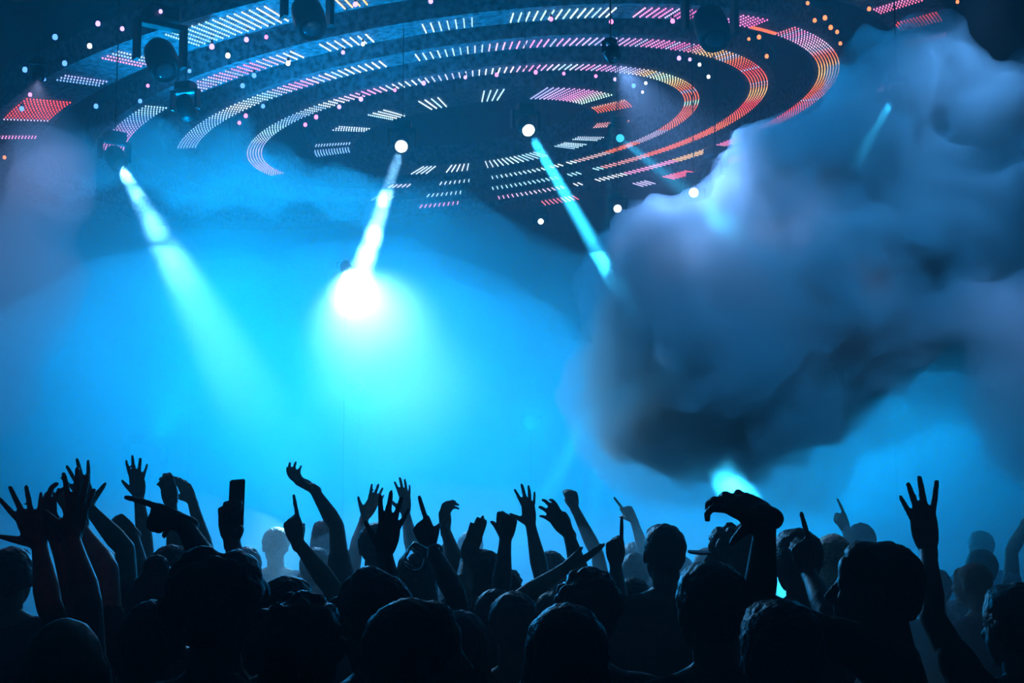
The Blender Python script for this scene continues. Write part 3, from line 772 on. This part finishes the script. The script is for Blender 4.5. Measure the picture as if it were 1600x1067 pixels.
person('broad near man in profile with a shaved head and one arm bent up', [arm((1197, 806), (1186, 945), 3.1, 160, 'claw', 'L', 'away', 40, 45, 1, k=1.05)], head=(1368, 924, 3.35), yaw=78, hyaw=72, hpitch=4, hair='buzz', shirt='black', skin=3, shoulder=-1, hscale=1.06)
person('person with a round head standing right behind the bent dark arm', [], head=(1244, 880, 4.8), yaw=15, hair='short', shirt='grey', skin=2)
person('person pointing one dark finger up before the blond hair', [arm((1262, 892), (1296, 960), 4.2, 104, 'point', 'R', 'away', 10)], skin=3, shirt='black', shoulder=1)
person('person with long straight blond hair lit from above', [], head=(1301, 876, 6.2), yaw=0, hair='long', hcol='blond', shirt='black', skin=0)
person('far person with a slim pale arm raised behind the blond hair', [arm((1322, 828), (1334, 870), 7.6, 112, 'point', 'R', 'away', 20)], skin=0, shirt='grey', shoulder=1)
person('person with four straight fingers held up on a long dark arm', [arm((1450, 856), (1456, 962), 4.1, 100, 'three', 'R', 'away', 0, k=1.12)], head=(1585, 985, 3.8), yaw=15, hair='short', shirt='black', skin=3, shoulder=-1, hscale=1.08)
person('far person whose bald crown shows beside the four straight fingers', [], head=(1520, 914, 6.4), yaw=40, hair='bald', shirt='navy', skin=1)
person('far person with a blurred dark hair crown deep in the blue haze', [], head=(1532, 858, 9.0), yaw=0, hair='short', shirt='navy', skin=1)
person('far person at the edge of the picture with a pale bent arm', [arm((1604, 815), (1580, 862), 7.6, 40, 'relax', 'L', 'away', 30)], skin=0, shirt='white', shoulder=1)
# heads low at the front of the crowd
person('near bald person at the bottom edge with light on the crown', [], head=(100, 1056, 2.5), yaw=10, hair='bald', shirt='black', skin=1)
person('near person with a wide mass of dark hair in front of the phone arm', [], head=(340, 965, 3.0), yaw=-10, hair='afro', shirt='black', skin=3)
person('near person in profile, face tipped up, in front of the open palm', [], head=(572, 965, 3.3), yaw=60, hpitch=28, hair='short', shirt='black', skin=2)
person('near person in profile facing the other way, nose catching blue light', [], head=(655, 1030, 2.8), yaw=-75, hair='short', shirt='navy', skin=1)
person('near person with dark hair below the stretched forearm', [], head=(918, 968, 3.7), yaw=10, hair='curly', shirt='black', skin=2)
person('near person with round dark hair in front of the man in profile', [], head=(1108, 958, 3.2), yaw=15, hair='short', shirt='black', skin=3)
person('near person low at the bottom edge between the two profiles', [], head=(885, 1040, 2.7), yaw=0, hair='long', shirt='black', skin=2)
person('near person low at the bottom edge below the bent dark arm', [], head=(1215, 1030, 2.8), yaw=20, hair='short', shirt='black', skin=3)
person('near person low at the bottom edge below the flat stretched hand', [], head=(470, 1035, 2.7), yaw=-15, hair='curly', shirt='black', skin=2)
# hazy heads further back
for (x, y, d, hr, hcv, sh, yw, lab) in ((430, 855, 8.2, 'short', 'brown', 'navy', 20, 'hazy far head beside the phone arm'), (508, 846, 7.6, 'long', 'brown', 'grey', 50, 'hazy head under the flat stretched hand'), (385, 890, 7.2, 'short', 'black', 'black', 0, 'far person right behind the phone fist'), (735, 860, 8.6, 'short', 'black', 'navy', 0, 'hazy far head behind the paddle hand'), (1103, 885, 7.6, 'bald', 'black', 'white', 0, 'hazy bald far head under the cap brim'), (990, 878, 8.4, 'long', 'black', 'navy', 0, 'hazy far head between the pointing finger and the short haired man'), (172, 900, 6.8, 'short', 'black', 'black', 0, 'far person behind the long slanting forearm'), (650, 905, 5.6, 'long', 'black', 'navy', 10, 'person behind the clear glass'), (20, 905, 5.2, 'short', 'black', 'navy', 0, 'person behind the spread hands at the edge'), (860, 900, 6.6, 'short', 'brown', 'navy', 0, 'person below the long spread fingers'), (1460, 925, 7.0, 'short', 'black', 'black', 0, 'far person behind the long dark arm'), (1345, 850, 8.0, 'short', 'black', 'navy', 0, 'hazy far head behind the shaved head')):
    person(lab + (' in the crowd' if len(lab.split()) < 7 else ''), [], head=(x, y, d), yaw=yw, hair=hr, hcol=hcv, shirt=sh, skin=random.randrange(4))

# ------------------------------------------------------------------ things held up
W, Y, Z = phW[0]
X = Y.cross(Z).normalized()
c = at(370, 784, 4.28)
up_ = (CB @ Vector((0.05, 1, 0))).normalized()
nz = (CB @ Vector((-0.85, 0, -0.52))).normalized()
sd = up_.cross(nz).normalized()
M3 = Matrix((sd, up_, nz)).transposed().to_4x4(); M3.translation = c
phone = empty('phone', mat=M3); tag(phone, 'dark phone held upright in a fist above the crowd', 'phone')
def rbox(name, size, loc, m, parent, bev):
    bm = bmesh.new(); add_box(bm, size, loc)
    bmesh.ops.bevel(bm, geom=bm.edges[:], offset=bev, segments=2, affect='EDGES')
    return bm_obj(name, bm, m, parent)
rbox('body', (0.072, 0.15, 0.009), (0, 0, 0), BL, phone, 0.004)
rbox('screen', (0.066, 0.142, 0.002), (0, 0, 0.005), GLASSY, phone, 0.0008)
rbox('camera_bump', (0.026, 0.03, 0.004), (-0.016, 0.052, -0.006), BL, phone, 0.0015)
GL = bpy.data.materials.new('clear_glass'); GL.use_nodes = True
b = GL.node_tree.nodes['Principled BSDF']; b.inputs['Transmission Weight'].default_value = 1.0; b.inputs['Roughness'].default_value = 0.03; b.inputs['IOR'].default_value = 1.45; b.inputs['Base Color'].default_value = (0.9, 0.97, 1, 1)
gx = (CB @ Vector((0.45, 0.88, -0.2))).normalized()
M3 = frame_z(gx).to_4x4(); M3.translation = at(638, 892, 4.3)
glass = empty('stemless_glass', mat=M3); tag(glass, 'clear rounded drinking glass tilted beside the bracelet arm', 'glass')
bm = bmesh.new()
prof = [(0.018, 0.0), (0.032, 0.012), (0.040, 0.035), (0.038, 0.062), (0.029, 0.095), (0.027, 0.095), (0.036, 0.062), (0.038, 0.036), (0.030, 0.015), (0.012, 0.005)]
add_lathe(bm, prof, 28)
bm_obj('bowl', bm, GL, glass, True)
bm = bmesh.new(); add_tube(bm, [(0.028 * cos(u * pi / 12), 0.028 * sin(u * pi / 12), 0.096) for u in range(25)], 0.0018, 6); bm_obj('rim', bm, GL, glass, True)
flush()
